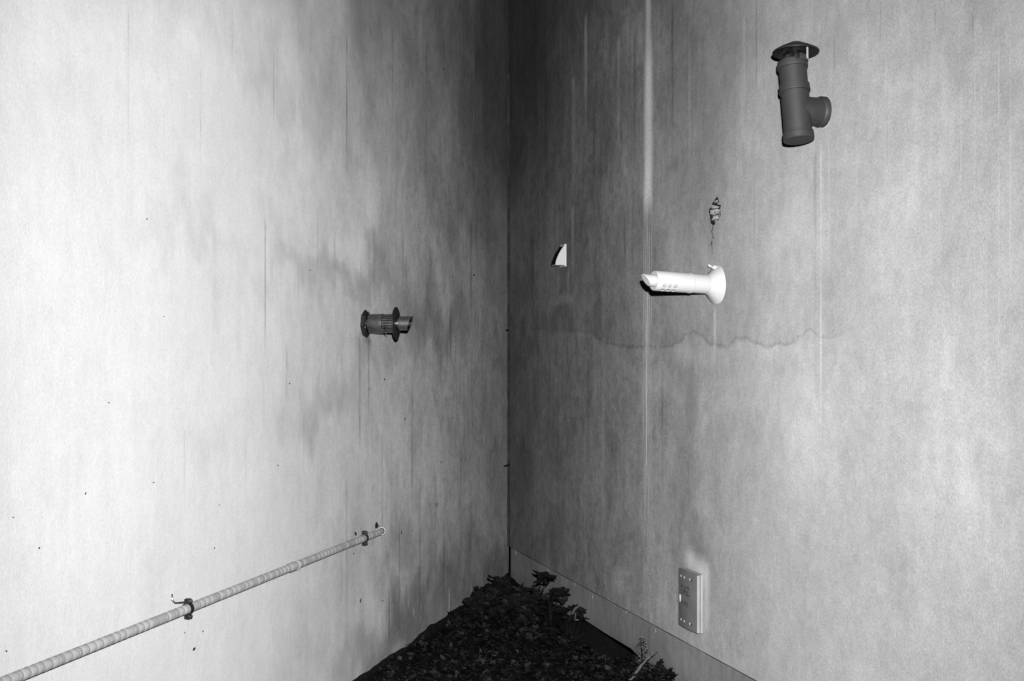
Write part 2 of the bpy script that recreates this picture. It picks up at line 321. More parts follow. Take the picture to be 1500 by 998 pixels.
def lathe(bm, prof, axis='X', seg=48, off=(0, 0, 0), shear=None, close=False):
    # prof: list of (along, radius); shear(along index, angle) -> extra along
    rings = []
    for i, (a, r) in enumerate(prof):
        ring = []
        for k in range(seg):
            t = 2*math.pi*k/seg; ex = shear(i, t) if shear else 0
            c, s_ = r*math.cos(t), r*math.sin(t)
            p = (a+ex, c, s_) if axis == 'X' else (c, s_, a+ex)
            ring.append(bm.verts.new((p[0]+off[0], p[1]+off[1], p[2]+off[2])))
        rings.append(ring)
    for i in range(len(rings)-1):
        for k in range(seg):
            bm.faces.new((rings[i][k], rings[i][(k+1) % seg], rings[i+1][(k+1) % seg], rings[i+1][k]))
    if close:
        for k in range(seg): bm.faces.new((rings[-1][k], rings[-1][(k+1) % seg], rings[0][(k+1) % seg], rings[0][k]))
    else:
        for ring, (a, r) in ((rings[0], prof[0]), (rings[-1], prof[-1])):
            if r > 1e-5:
                try: bm.faces.new(ring)
                except ValueError: pass
    return bm
def shell(prof_out, wall):          # hollow tube profile: outer forward, inner back
    return prof_out+[(a, r-wall) for a, r in reversed(prof_out)]
def tube(bm, pts, rads, seg=8):
    pts = [Vector(p) for p in pts]; rings = []
    for i, p in enumerate(pts):
        d = (pts[min(i+1, len(pts)-1)]-pts[max(i-1, 0)]).normalized()
        u = d.cross(Vector((.31, .2, .93))).normalized(); v = d.cross(u)
        r = rads[i] if isinstance(rads, (list, tuple)) else rads
        rings.append([bm.verts.new(p+u*r*math.cos(2*math.pi*k/seg)+v*r*math.sin(2*math.pi*k/seg)) for k in range(seg)])
    for a, b in zip(rings, rings[1:]):
        for k in range(seg): bm.faces.new((a[k], a[(k+1) % seg], b[(k+1) % seg], b[k]))
    bm.faces.new(rings[0]); bm.faces.new(rings[-1])
    return bm
def cut(o, cutters):
    for c in cutters:
        md = o.modifiers.new('cut', 'BOOLEAN'); md.operation = 'DIFFERENCE'; md.solver = 'EXACT'; md.object = c
    bpy.context.view_layer.update()
    dg = bpy.context.evaluated_depsgraph_get(); me = bpy.data.meshes.new_from_object(o.evaluated_get(dg))
    o.modifiers.clear(); old = o.data; o.data = me; bpy.data.meshes.remove(old)
    for c in cutters:
        d = c.data; bpy.data.objects.remove(c); bpy.data.meshes.remove(d)
def text_mesh(body, size):
    cu = bpy.data.curves.new('txt', 'FONT'); cu.body = body; cu.size = size; cu.align_x = 'CENTER'; cu.extrude = 0
    t = bpy.data.objects.new('txt', cu); C.objects.link(t); bpy.context.view_layer.update()
    me = bpy.data.meshes.new_from_object(t.evaluated_get(bpy.context.evaluated_depsgraph_get()))
    bpy.data.objects.remove(t); bpy.data.curves.remove(cu)
    return me
def mb(): return bmesh.new()

# ------------------------------------------------------------------ ground
TR0, TR1 = onR(834, 0)[0], onR(937, 0)[0]        # stretch of the right wall that is hollow underneath
def ground_z(x, y):
    p = Vector((x, y, 0))-CORNER
    s, d = p.dot(dR), p.dot(nR); dl = p.dot(nL)
    z = .025*mnoise.noise((x*2.1, y*2.1, 0))+.012*mnoise.noise((x*7, y*7, 3))-.035
    if dl > 0: z += .02*math.exp(-(dl/.12)**2)
    k = max(0, min(1, (s-TR0-.2)/.2))*max(0, min(1, (TR1-s)/.22))
    e = max(0, min(1, (.21+.03*mnoise.noise((s*3, 0, 9))-d)/.07))*max(0, min(1, (d+.9)/.3))
    return z-.38*k*e*e*(3-2*e)
def build_ground():
    bm = mb(); x0, x1, y0, y1, n = -3.6, 3.6, 3.6, 11.4, 190
    g = [[bm.verts.new((x0+(x1-x0)*i/n, y0+(y1-y0)*j/n, 0)) for j in range(n+1)] for i in range(n+1)]
    for i in range(n+1):
        for j in range(n+1):
            v = g[i][j]; f = min(1, min(i, n-i, j, n-j)/10); v.co.z = ground_z(v.co.x, v.co.y)*f
    for i in range(n):
        for j in range(n): bm.faces.new((g[i][j], g[i+1][j], g[i+1][j+1], g[i][j+1]))
    B = 900
    o = [bm.verts.new(p) for p in ((-B, -B, 0), (B, -B, 0), (B, B, 0), (-B, B, 0))]
    c = (g[0][0], g[n][0], g[n][n], g[0][n])
    sides = ([g[i][0] for i in range(n+1)], [g[n][j] for j in range(n+1)], [g[n-i][n] for i in range(n+1)], [g[0][n-j] for j in range(n+1)])
    for k in range(4): bm.faces.new([o[k], o[(k+1) % 4]]+list(reversed(sides[k])))
    ob = fin('ground', bm, M['soil'], None, False); ob['kind'] = 'structure'
    for p in ob.data.polygons: p.use_smooth = True
    return ob
build_ground()

# ------------------------------------------------------------------ walls
WALL_TOP, WALL_LEN, PZ = 6.6, 10.4, .226
def wall_frame(d):
    x = d; z = Vector((0, 0, 1)); y = z.cross(x); return Matrix((x, y, z)).transposed()
def wall_sheet(name, fields, lines, cols, zb, sgn, m, parent, hole=None):
    # front sheet of the wall as a grid with extra columns where thin runs and drips lie, plus its thickness behind
    xs = set(round(c, 4) for c in cols)
    for cs, w in lines:
        for k in (-1, -.45, 0, .45, 1): xs.add(round(cs+k*w, 4))
    xs = sorted(x for x in xs if 0 < x < WALL_LEN); q = [0.0]
    for x in xs:
        if x-q[-1] > .0008: q.append(x)
    q.append(WALL_LEN); xs = q
    n = 200; zs = [zb+(WALL_TOP-zb)*k/n for k in range(n+1)]
    bm = mb(); g = [[bm.verts.new((x, 0, z)) for z in zs] for x in xs]; skip = []
    if hole:
        hx0, hx1, hz0, hz1 = min(p[0] for p in hole)-.01, max(p[0] for p in hole)+.01, min(p[1] for p in hole)-.01, max(p[1] for p in hole)+.01
        i0 = max(i for i, x in enumerate(xs) if x < hx0); i1 = min(i for i, x in enumerate(xs) if x > hx1); j0 = max(j for j, z in enumerate(zs) if z < hz0); j1 = min(j for j, z in enumerate(zs) if z > hz1)
    for i in range(len(xs)-1):
        for j in range(n):
            if hole and i0 <= i < i1 and j0 <= j < j1: continue
            bm.faces.new((g[i][j], g[i+1][j], g[i+1][j+1], g[i][j+1]))
    if hole:
        loop = [g[i][j0] for i in range(i0, i1)]+[g[i1][j] for j in range(j0, j1)]+[g[i][j1] for i in range(i1, i0, -1)]+[g[i0][j] for j in range(j1, j0, -1)]
        es = [bm.edges.get((loop[k], loop[(k+1) % len(loop)])) for k in range(len(loop))]
        hv = [bm.verts.new((x, 0, z)) for x, z in hole]; he = [bm.edges.new((hv[k], hv[(k+1) % len(hv)])) for k in range(len(hv))]
        for i in range(i0+1, i1):
            for j in range(j0+1, j1): bm.verts.remove(g[i][j])
        bmesh.ops.triangle_fill(bm, edges=es+he, use_beauty=True)
        hset = set(hv); fill = [f for f in bm.faces if all(v in hset for v in f.verts)]; bmesh.ops.delete(bm, geom=fill, context='FACES_ONLY')
        bk = [bm.verts.new((hs+(x-hs)*.92, sgn*.15, hz+(z-hz)*.92)) for x, z in hole]
        for k in range(len(hv)): bm.faces.new((hv[k], hv[(k+1) % len(hv)], bk[(k+1) % len(hv)], bk[k]))
        for f in bm.faces:
            if max(abs(v.co.y) for v in f.verts) > .1: f.material_index = 1  # hole sides coloured dark to stand for the shade inside
    t = sgn*.26; b = [bm.verts.new(p) for p in ((0, t, zb), (WALL_LEN, t, zb), (WALL_LEN, t, WALL_TOP), (0, t, WALL_TOP))]
    bm.faces.new(b); bm.faces.new([g[i][0] for i in range(len(xs))]+[b[1], b[0]]); bm.faces.new([g[i][n] for i in range(len(xs))]+[b[2], b[3]])
    bm.faces.new([v for v in g[-1]]+[b[2], b[1]]); bm.faces.new([v for v in g[0]]+[b[3], b[0]])
    o = fin(name, bm, m, parent); me = o.data; me.materials.append(M['chip']); fv = [fields(v.co.x, v.co.z) if abs(v.co.y) < .2 else (0, 0) for v in me.vertices]
    for k, nm in enumerate(('grime', 'lime')):
        at = me.attributes.new(nm, 'FLOAT', 'POINT'); at.data.foreach_set('value', [f[k] for f in fv])
    return o
# right wall: local x along the wall, local +y into the wall
rw = empty('rendered_wall', CORNER, wall_frame(dR))
tag(rw, 'streaked grey rendered wall on the right with a plinth, carrying the white flue and gas box', 'wall')
hs, hz = onR(1047.5, 309)
def ragged(cx, cz, rx, rz, n, seed, am=.2):
    return [(cx+rx*(1+am*mnoise.noise((math.cos(2*math.pi*k/n)*1.7+seed, math.sin(2*math.pi*k/n)*1.7, seed)))*math.cos(2*math.pi*k/n),
             cz+rz*(1+am*mnoise.noise((math.cos(2*math.pi*k/n)*1.7, math.sin(2*math.pi*k/n)*1.7+seed, 5+seed)))*math.sin(2*math.pi*k/n)) for k in range(n)]
lines = [(q[0], q[1]) for q in R_RUN+R_DRIP]+[(S950+k*.007, .007) for k in range(-20, 21, 2)]
wall_sheet('plaster_face', r_fields, lines, [onR(px, 0)[0] for px in range(748, 1560, 7)]+[onR(1560, 0)[0]+.12*k for k in range(60)], PZ, 1, M['rwall'], rw, ragged(hs, hz, .073, .068, 22, 2.3, .5))
# rubble left round the inside of the knocked-out hole
rnd = random.Random(5)
hole = empty('broken_hole', (0, 0, 0)); hole.parent = rw
bm = mb(); box(bm, hs-.085, hs+.085, .125, .14, hz-.09, hz+.09); fin('cavity_back', bm, M['black'], hole)
for k, (px, py, rx, rz) in enumerate(((1041, 301, 2.8, 4.6), (1040.5, 311, 2.6, 4.4), (1044, 320, 3.0, 4.0), (1049, 324, 2.8, 3.2), (1053.5, 316, 2.2, 5.5), (1046, 295, 2.6, 2.4), (1051, 298, 1.6, 2.4), (1044.5, 309, 1.6, 3.0))):
    s_, z_ = onR(px, py)
    bm = mb(); bmesh.ops.create_icosphere(bm, subdivisions=2, radius=1)
    for v in bm.verts:
        j = 1+.7*mnoise.noise(v.co*1.6+Vector((k*3.1, 0, 0))); v.co = Vector((v.co.x*rx*.0066*j, v.co.y*.022*j, v.co.z*rz*.0034*j))
    fin('mortar_lump', bm, M['broken'], hole).location = (s_, .022, z_)
# crumbs and dark drips under the hole
for k in range(7):
    px, py = 1044+rnd.uniform(-2, 2), 331+k*4.6+rnd.uniform(-2, 2)
    s_, z_ = onR(px, py); bm = mb(); bmesh.ops.create_icosphere(bm, subdivisions=1, radius=1)
    for v in bm.verts: v.co = Vector((v.co.x*.0045, v.co.y*.0025, v.co.z*rnd.uniform(.004, .010)))
    fin('dark_crumb', bm, M['chip'], rw).location = (s_, 0, z_)
# plinth, hollow underneath for one stretch
pr = [(.03, PZ-.006), (WALL_LEN, PZ-.006), (WALL_LEN, -.5), (TR1, -.5), (TR1-.02, -.02), (TR1-.15, .004), ((TR0+TR1)/2, .0), (TR0+.1, .008), (TR0, -.5), (.03, -.5)]
bm = mb(); A = [bm.verts.new((x, .010, z)) for x, z in pr]; B = [bm.verts.new((x, .25, z)) for x, z in pr]
bm.faces.new(A); bm.faces.new(B)
for k in range(len(A)): bm.faces.new((A[k], A[(k+1) % len(A)], B[(k+1) % len(A)], B[k]))
fin('plinth', bm, M['plinth'], rw)
# thin edge bead hanging over the plinth, a little wavy
bm = mb(); n = 160
pts = [(.02+(WALL_LEN-.04)*k/n, .006, PZ-.002+.004*mnoise.noise((k*.21, 0, 0))) for k in range(n+1)]
tube(bm, pts, .0045, 6); fin('drip_edge', bm, M['chip'], rw)
for px, py, ln in ((754, 806, .035), (840, 853, .02), (866, 872, .02), (958, 922, .022), (915, 894, .018), (800, 834, .015)):    # lime tears on the plinth
    s_, z_ = onR(px, py); bm = mb(); z0 = min(z_, PZ-.012)
    tube(bm, [(s_, .010, z0), (s_+.006, .008, z0-ln*.5), (s_+.004, .010, z0-ln)], [.003, .0045, .002], 6); fin('lime_tear', bm, M['plinth'], rw)

# left wall: local x along the wall, local -y into the wall
lw = empty('rendered_wall', CORNER, wall_frame(dL))
tag(lw, 'pale stained rendered wall on the left carrying the long slanting pipe and steel flue', 'wall')
wall_sheet('plaster_face', l_fields, [(q[0], q[1]) for q in L_RUN+L_LITE], [onL(px, 0)[0] for px in range(742, -60, -7)]+[onL(-60, 0)[0]+.12*k for k in range(60)], -.5, -1, M['lwall'], lw)
# sealant in the corner, ends below the top
bm = mb(); n = 150; zt = onL(744, 108)[1]
pts = [(.03+.016*mnoise.noise((k*.3, 2, 0)), .006+.004*mnoise.noise((k*.5, 0, 4)), PZ+(zt-PZ)*k/n) for k in range(n+1)]
tube(bm, pts, [.016+.013*mnoise.noise((k*.8, 7, 0)) for k in range(n+1)], 8); fin('sealant_bead', bm, M['mastic'], lw, True)
for py, r in ((484, .010), (682, .007)):
    bm = mb(); bmesh.ops.create_icosphere(bm, subdivisions=2, radius=1)
    for v in bm.verts: v.co = Vector((v.co.x*r*2.0, v.co.y*.014, v.co.z*r*(.7+.5*abs(v.co.x))))
    fin('tie_stub', bm, M['black'], lw).location = (.09, .012, onL(741, py)[1])
bm = mb(); box(bm, .02, .16, .0, .018, onL(741, 682)[1]-.004, onL(741, 682)[1]+.004); fin('tie_wire', bm, M['black'], lw)
# coarse dark waterproofing brushed along the foot of the wall
bm = mb(); n = 220; row0, row1 = [], []
for k in range(n+1):
    s_ = .02+8.6*k/n; h = -.008+.03*mnoise.noise((s_*2.2, 3, 0))+.012*mnoise.noise((s_*9, 1, 0))
    row0.append((bm.verts.new((s_, .004, h+.02)), bm.verts.new((s_, .03, h-.02)), bm.verts.new((s_, .05, -.08))))
for a, b in zip(row0, row0[1:]):
    for q in (0, 1): bm.faces.new((a[q], b[q], b[q+1], a[q+1]))
fin('bitumen_band', bm, M['bitumen'], lw, True)
# small dark chips and stuck grit
for px, py, a, b, ang in ((215, 321, 2.4, 1.2, 30), (240, 464, 1.6, 1, -30), (424, 562, 1.8, 1.2, 70), (159, 590, 2.0, 1.3, -30), (407, 682, 2.2, 1.0, 80), (224.5, 707, 1.6, 1.5, 0), (125, 723, 3.2, 1.2, 65), (19, 758, 2.4, 1.4, -40), (321, 740, 1.4, 1, 0), (57, 803, 2.6, 2, 60), (9, 954, 3.2, 1.6, -50), (563, 556, 2.6, 1.4, 80), (284, 951, 4, 3.2, 35), (280, 897, 2.4, 1.8, -50), (297, 925, 2.6, .9, 85), (270.5, 927, 2, .9, 75), (301, 889, 1.5, 1, -50), (314, 803, 2, 1, 75), (454, 396, 1.6, 1.2, 60), (593, 614, 4, 1, 75), (640, 740, 5, 1, 85), (650, 102, 3, 1.2, 85), (694, 403, 3, 1.6, 60), (518, 811, 1.8, 1.3, 70), (475, 817, 1.6, 1.3, 0), (528, 880, 5, 1.4, 85), (588, 780, 4, 1.2, 88), (541, 570, 1.6, 1, 80), (560, 880, 1.5, 1.2, 0), (646, 677, 2.4, 1.1, 88)):
    s_, z_ = onL(px, py); sc = YC*(VL-745)/(VL-px)/FPX; fx = .30+(750-px)/FPX
    bm = mb(); bmesh.ops.create_icosphere(bm, subdivisions=1, radius=1)
    for v in bm.verts:
        q = Vector((v.co.x*a, v.co.z*b)); t = R_(ang); X = q.x*math.cos(t)-q.y*math.sin(t); Z = q.x*math.sin(t)+q.y*math.cos(t)
        v.co = Vector((-X*sc/fx, v.co.y*.003, Z*sc))*.72*(1+.25*mnoise.noise(v.co*2+Vector((px, 0, 0))))
    fin('dark_chip', bm, M['chip'], lw).location = (s_, .001, z_)

# ------------------------------------------------------------------ wrapped pipe on the left wall
GZ = .768; SO = .034; PR = .0182
s_end = onL(553, 776)[0]; s_out = WALL_LEN-.2
gp = empty('wall_pipe', wL(s_end, GZ, 0), wall_frame(dL))
tag(gp, 'long pale tape-wrapped pipe clamped low along the left wall', 'pipe')
# straight run with overlapping turns of tape, then an elbow into the wall; local x along the wall, y out of it
bm = mb(); prof = []; x = .03; L = s_out-s_end; rnd = random.Random(3)
while x < L:
    stp = .0365*rnd.choice((.45, .8, 1.0, 1.15)); prof += [(x, PR-.0004), (x+stp-.0060, PR+.0004), (x+stp-.0050, PR-.0004)]; x += stp
lathe(bm, prof, 'X', 24, (0, SO, 0))
for f in bm.faces:
    xs_ = [v.co.x for v in f.verts]
    if len(f.verts) == 4 and (.0045 < max(xs_)-min(xs_) < .0055): f.material_index = 1
o = fin('wrapped_tube', bm, M['tape'], gp, True, 40); o.data.materials.append(M['lap'])
bm = mb(); tube(bm, [(.04, SO, 0), (.02, SO, 0), (.004, SO-.006, 0), (-.008, SO-.018, 0), (-.012, .0, 0), (-.012, -.05, 0)], [PR, PR, PR, PR, PR, PR], 20)
fin('elbow_end', bm, M['grey_pvc'], gp, True)
bm = mb(); lathe(bm, [(.016, PR+.001), (.016, PR+.005), (.026, PR+.005), (.026, PR+.001)], 'X', 32, (0, SO, 0), close=True); fin('end_ring', bm, M['ring'], gp, True, 40)
bm = mb()
for i in range(2): pass
rr = [(0.004, .020), (.010, .026), (.008, .031), (.0, .035)]
rings = []
for a, r in rr:
    rings.append([bm.verts.new((-.012+r*(1+.12*mnoise.noise((k*.7, r*50, 0)))*math.cos(2*math.pi*k/28), a, r*(1+.14*mnoise.noise((k*.9, r*40, 2)))*math.sin(2*math.pi*k/28))) for k in range(28)])
for a, b in zip(rings, rings[1:]):
    for k in range(28): bm.faces.new((a[k], a[(k+1) % 28], b[(k+1) % 28], b[k]))
fin('mortar_collar', bm, M['foam'], gp, True)
bm = mb(); tube(bm, [(.030, .003, .018), (.034, .008, .032), (.028, .004, .050)], [.010, .012, .003], 8); fin('mortar_lump', bm, M['chip'], gp)
s_r = onL(424, 827)[0]-s_end
bm = mb(); lathe(bm, [(s_r-.008, PR+.001), (s_r-.008, PR+.0045), (s_r+.006, PR+.0045), (s_r+.006, PR+.001)], 'X', 32, (0, SO, 0), close=True); fin('joint_ring', bm, M['ring'], gp, True, 40)
bm = mb(); lathe(bm, [(s_r+.006, PR), (s_r+.006, PR+.003), (s_r+.075, PR+.003), (s_r+.085, PR)], 'X', 28, (0, SO, 0), close=True); fin('coupling', bm, M['tape'], gp, True, 40)
def clamp(sx, hook):
    c = empty('pipe_clamp', (0, 0, 0)); c.parent = gp; c.location = (sx, 0, 0)
    bm = mb(); lathe(bm, [(-.011, PR+.001), (-.011, PR+.005), (.011, PR+.005), (.011, PR+.001)], 'X', 32, (0, SO, 0), close=True); fin('band', bm, M['dark_steel'], c, True, 40)
    for sg in (1, -1):
        bm = mb(); box(bm, -.011, .011, SO-.010, SO+.012, sg*(PR+.012)-.009, sg*(PR+.012)+.009, .002); fin('lug', bm, M['dark_steel'], c)
        bm = mb(); lathe(bm, [(SO+.012, .0075), (SO+.018, .0075), (SO+.020, .005)], 'X', 12); bm.transform(Matrix(((0, 1, 0, 0), (1, 0, 0, 0), (0, 0, 1, sg*(PR+.012)), (0, 0, 0, 1)))); fin('bolt', bm, M['zinc'], c, True, 30)
    bm = mb(); tube(bm, [(0, SO-PR, 0), (0, -.03, 0)], .006, 10); fin('anchor_rod', bm, M['zinc'], c)
    bm = mb()
    if hook: tube(bm, [(.004, SO+.004, PR+.010), (.03, SO-.012, PR+.011), (.058, .012, PR+.014), (.066, .004, PR+.026), (.066, .003, PR+.05)], [.0035, .0035, .0035, .004, .003], 8)
    else: tube(bm, [(.05, .006, PR+.004), (.055, .004, PR+.016), (.058, .003, PR+.022)], [.005, .006, .003], 8)
    fin('strap_end', bm, M['zinc'] if hook else M['chip'], c, True)
clamp(onL(263.5, 890)[0]-s_end, True); clamp(onL(525, 787)[0]-s_end, False)

# ------------------------------------------------------------------ stainless flue on the left wall
s_, z_ = onL(535, 474.5)
sf = empty('steel_flue', wL(s_, z_), frame(nL, yaw=5, pitch=.6))
tag(sf, 'stainless steel boiler flue with round baffle disc poking out of the left wall', 'flue')
bm = mb(); lathe(bm, [(-.03, .078), (.008, .078), (.018, .066), (.018, .05)], 'X', 8); bm.transform(Matrix.Rotation(R_(10), 4, 'X')); fin('wall_plate', bm, M['dark_steel'], sf)
for t in (200, 320, 80):
    bm = mb(); lathe(bm, [(.012, .006), (.019, .006), (.021, .003)], 'X', 10, (0, .062*math.cos(R_(t)), .062*math.sin(R_(t)))); fin('screw', bm, M['zinc'], sf)
bm = mb(); lathe(bm, shell([(-.05, .053), (.016, .053), (.018, .054), (.105, .054), (.107, .051)], .003), 'X', 56, close=True); fin('outer_tube', bm, M['steel'], sf, True, 35)
for k in range(22):
    t = 2*math.pi*k/22; bm = mb(); box(bm, .104, .174, -.0042, .0042, .0475, .0515, .001); bm.transform(Matrix.Rotation(t, 4, 'X')); fin('grille_bar', bm, M['steel'], sf)
bm = mb(); lathe(bm, [(.10, .035), (.175, .035)], 'X', 40); fin('inner_sleeve', bm, M['dark_steel'], sf, True, 40)
bm = mb(); lathe(bm, [(.172, .03), (.172, .086), (.175, .091), (.179, .0905), (.181, .086), (.184, .045), (.186, .03)], 'X', 64); fin('baffle_disc', bm, M['dark_steel'], sf, True, 30)
sh = lambda i, t: (-.018*math.cos(t-R_(250))*(1 if i in (2, 3) else 0))
bm = mb(); lathe(bm, shell([(.165, .0385), (.180, .0385), (.255, .0385)], .003), 'X', 48, shear=lambda i, t: (.014*math.sin(t) if i in (2, 3) else 0), close=True); fin('inner_tube', bm, M['steel'], sf, True, 35)
bm = mb(); lathe(bm, [(.19, .035), (.19, .0)], 'X', 30); fin('duct_end', bm, M['black'], sf)
bm = mb(); box(bm, .118, .122, -.075, -.045, -.04, -.03); bm2 = bm
tube(bm, [(.110, -.045, -.030), (.128, -.055, -.052), (.138, -.050, -.066)], [.0032, .0032, .002], 8); fin('loose_tab', bm, M['steel'], sf)

# ------------------------------------------------------------------ white flue on the right wall
s_, z_ = onR(1050.5, 417.5)
wf = empty('white_flue', wR(s_, z_), frame(nR, yaw=4.0, pitch=2.3))
tag(wf, 'white enamelled boiler flue with perforated end and conical wall collar on the right wall', 'flue')
bm = mb(); lathe(bm, [(-.02, .096), (-.004, .1005), (.004, .1005), (.008, .097), (.052, .052), (.060, .0500), (.060, .047)], 'X', 72); fin('wall_collar', bm, M['white_pvc'], wf, True, 35)
bm = mb(); lathe(bm, [(-.05, .0485), (.165, .0485)], 'X', 64); fin('collar_tube', bm, M['white_pvc'], wf, True, 40)
bm = mb(); lathe(bm, shell([(.150, .0495), (.152, .0515), (.162, .0515), (.163, .0500), (.352, .0500), (.357, .0475)], .0025), 'X', 72, close=True)
slv = fin('perforated_sleeve', bm, M['white_pvc'], wf, True, 35)
cs = []
for t in (-28, -66, -104, -142):
    for k in range(3):
        bm = mb(); lathe(bm, [(.03, .0112), (.07, .0112)], 'X', 20)
        bm.transform(Matrix.Translation((.318-k*.0305, 0, 0)) @ Matrix.Rotation(R_(t), 4, 'X') @ Matrix.Rotation(R_(90), 4, 'Z'))
        cs.append(fin('cutter', bm, None, wf))
cut(slv, cs); slv.data.set_sharp_from_angle(angle=R_(35))
bm = mb(); lathe(bm, [(.155, .0300), (.354, .0300), (.398, .0300), (.400, .0285)], 'X', 56, shear=lambda i, t: (.020*math.sin(t) if i in (2, 3) else 0)); fin('inner_tube', bm, M['white_pvc'], wf, True, 35)
bm = mb(); lathe(bm, [(.349, .0475), (.352, .0475), (.352, .0303), (.349, .0303)], 'X', 48, close=True); fin('end_cap', bm, M['white_pvc'], wf, True, 35)
bm = mb(); box(bm, .020, .046, .012, .020, .072, .090, .001); bm.transform(Matrix.Rotation(R_(-8), 4, 'Y')); fin('clip', bm, M['white_pvc'], wf)
bm = mb(); tube(bm, [(.030, .016, .080), (.052, .012, .094)], [.0045, .0045], 10); tube(bm, [(.050, .012, .088), (.060, .010, .099)], [.006, .005], 8); fin('clip_screw', bm, M['ring'], wf)

# ------------------------------------------------------------------ small vent hood near the corner
s_, z_ = onR(829.5, 388)
vh = empty('vent_hood', wR(s_-.05, z_), frame(nR))
tag(vh, 'small white quarter-round vent hood on the dark part of the right wall', 'vent')
D, H, W = .066, .138, .05
bm = mb(); box(bm, 0, .012, -W-.006, W+.006, -.012, H+.006, .002); fin('back_plate', bm, M['white_pvc'], vh)
arc = [(.012+D*(1-(k/12)**1.6), H*k/12) for k in range(13)]
for sg in (-1, 1):
    bm = mb(); A = [bm.verts.new((.010, sg*W, 0))]+[bm.verts.new((x, sg*W, z)) for x, z in arc]
    B = [bm.verts.new((.010, sg*(W-.003), 0))]+[bm.verts.new((x, sg*(W-.003), z)) for x, z in arc]
    bm.faces.new(A); bm.faces.new(B)
    for k in range(len(A)): bm.faces.new((A[k], A[(k+1) % len(A)], B[(k+1) % len(A)], B[k]))
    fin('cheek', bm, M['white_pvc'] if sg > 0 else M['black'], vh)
bm = mb(); arc2 = [(x-.004, z) for x, z in arc]
A = [bm.verts.new((x, -W+.003, z)) for x, z in arc2]; B = [bm.verts.new((x, W-.003, z)) for x, z in arc2]
for k in range(len(A)-1): bm.faces.new((A[k], A[k+1], B[k+1], B[k]))
fin('dark_front', bm, M['black'], vh, True)
for k in range(1, 12, 2):
    x, z = arc[k]; bm = mb(); box(bm, x-.008, x-.001, -W+.004, W-.004, z-.0015, z+.0015); fin('louvre', bm, M['chip'], vh)
bm = mb(); box(bm, .013, D+.008, -W+.004, W-.004, -.002, .001); fin('underside', bm, mat('hood_underside', .3, .7, var=.3), vh)

# ------------------------------------------------------------------ grey tee vent with rain cap
s_, z_ = onR(1206.5, 164.5)
tv = empty('tee_vent', wR(s_, z_), frame(nR, yaw=3.5, pitch=0, roll=8.5))
tag(tv, 'dark grey tee vent pipe with rain cap high on the right wall', 'vent pipe')
r = .0605; ax = .138
bm = mb(); lathe(bm, [(-.05, r), (ax, r)], 'X', 56); fin('wall_stub', bm, M['grey_pvc'], tv, True, 40)
bm = mb(); lathe(bm, [(-.02, r), (-.02, .067), (.022, .067), (.027, .0645), (.030, r)], 'X', 56); fin('stub_socket', bm, M['grey_pvc'], tv, True, 30)
bm = mb(); n = 40; rg = []
for a, q in ((-.004, .066), (.004, .0685), (.003, .0715), (-.004, .073)):
    rg.append([bm.verts.new((a, q*(1+.03*mnoise.noise((k*.6, q*90, 1)))*math.cos(2*math.pi*k/n), q*(1+.03*mnoise.noise((k*.6, q*70, 5)))*math.sin(2*math.pi*k/n))) for k in range(n)])
for a, b in zip(rg, rg[1:]):
    for k in range(n): bm.faces.new((a[k], a[(k+1) % n], b[(k+1) % n], b[k]))
fin('mortar_collar', bm, M['foam'], tv, True)
bm = mb(); lathe(bm, [(-.115, r), (.100, r)], 'Z', 56, (ax, 0, 0)); fin('tee_body', bm, M['grey_pvc'], tv, True, 40)
bm = mb(); lathe(bm, [(-.134, .058), (-.136, .064), (-.133, .0665), (-.108, .0665), (-.105, .0645), (-.098, .0645), (-.096, r)], 'Z', 56, (ax, 0, 0)); fin('bottom_cap', bm, M['grey_pvc'], tv, True, 30)
bm = mb(); lathe(bm, [(.078, r), (.079, .0665), (.086, .0675), (.100, .0655), (.104, .0660), (.112, .0655), (.113, r)], 'Z', 56, (ax, 0, 0)); fin('socket_ring', bm, M['grey_pvc'], tv, True, 30)
bm = mb(); lathe(bm, [(.100, r-.001), (.204, r-.001)], 'Z', 56, (ax, 0, 0)); fin('upper_pipe', bm, M['grey_pvc'], tv, True, 40)
bm = mb(); lathe(bm, [(.186, r), (.187, .0655), (.196, .0665), (.212, .0645), (.216, .0645), (.217, .055)], 'Z', 56, (ax, 0, 0)); fin('socket_ring', bm, M['grey_pvc'], tv, True, 30)
tv.scale = (.975, .975, .975)
cap = empty('rain_cap', (0, 0, 0)); cap.parent = tv; cap.location = (ax, 0, .0); cap.rotation_euler = (R_(-4.5), R_(-2), 0)
bm = mb(); lathe(bm, shell([(.212, .053), (.246, .053)], .002), 'Z', 48, close=True); fin('steel_collar', bm, M['steel'], cap, True, 40)
for k in range(44):
    t = 2*math.pi*k/44; bm = mb(); box(bm, .0505, .0518, -.0008, .0008, .236, .268); bm.transform(Matrix.Rotation(t, 4, 'Z')); fin('mesh_wire', bm, M['dark_steel'], cap)
for k in range(4):
    bm = mb(); lathe(bm, shell([(.241+k*.007, .0523), (.2422+k*.007, .0523)], .001), 'Z', 40, close=True); fin('mesh_hoop', bm, M['dark_steel'], cap)
bm = mb(); lathe(bm, [(.235, .036), (.268, .036)], 'Z', 30); fin('dark_throat', bm, M['black'], cap)
for t in (35, 125, 215, 305):
    bm = mb(); box(bm, .0525, .055, -.007, .007, .218, .268, .0006); bm.transform(Matrix.Rotation(R_(t), 4, 'Z')); fin('bracket', bm, M['ring'] if t == 125 else M['steel'], cap)
bm = mb(); lathe(bm, [(.252, .0985), (.256, .1005), (.260, .098), (.276, .070), (.298, .024), (.302, .0), ], 'Z', 64)
bm_faces = [f for f in bm.faces if len(f.verts) > 8]; bmesh.ops.delete(bm, geom=bm_faces, context='FACES_ONLY')
fin('hat', bm, M['dark_steel'], cap, True, 50)
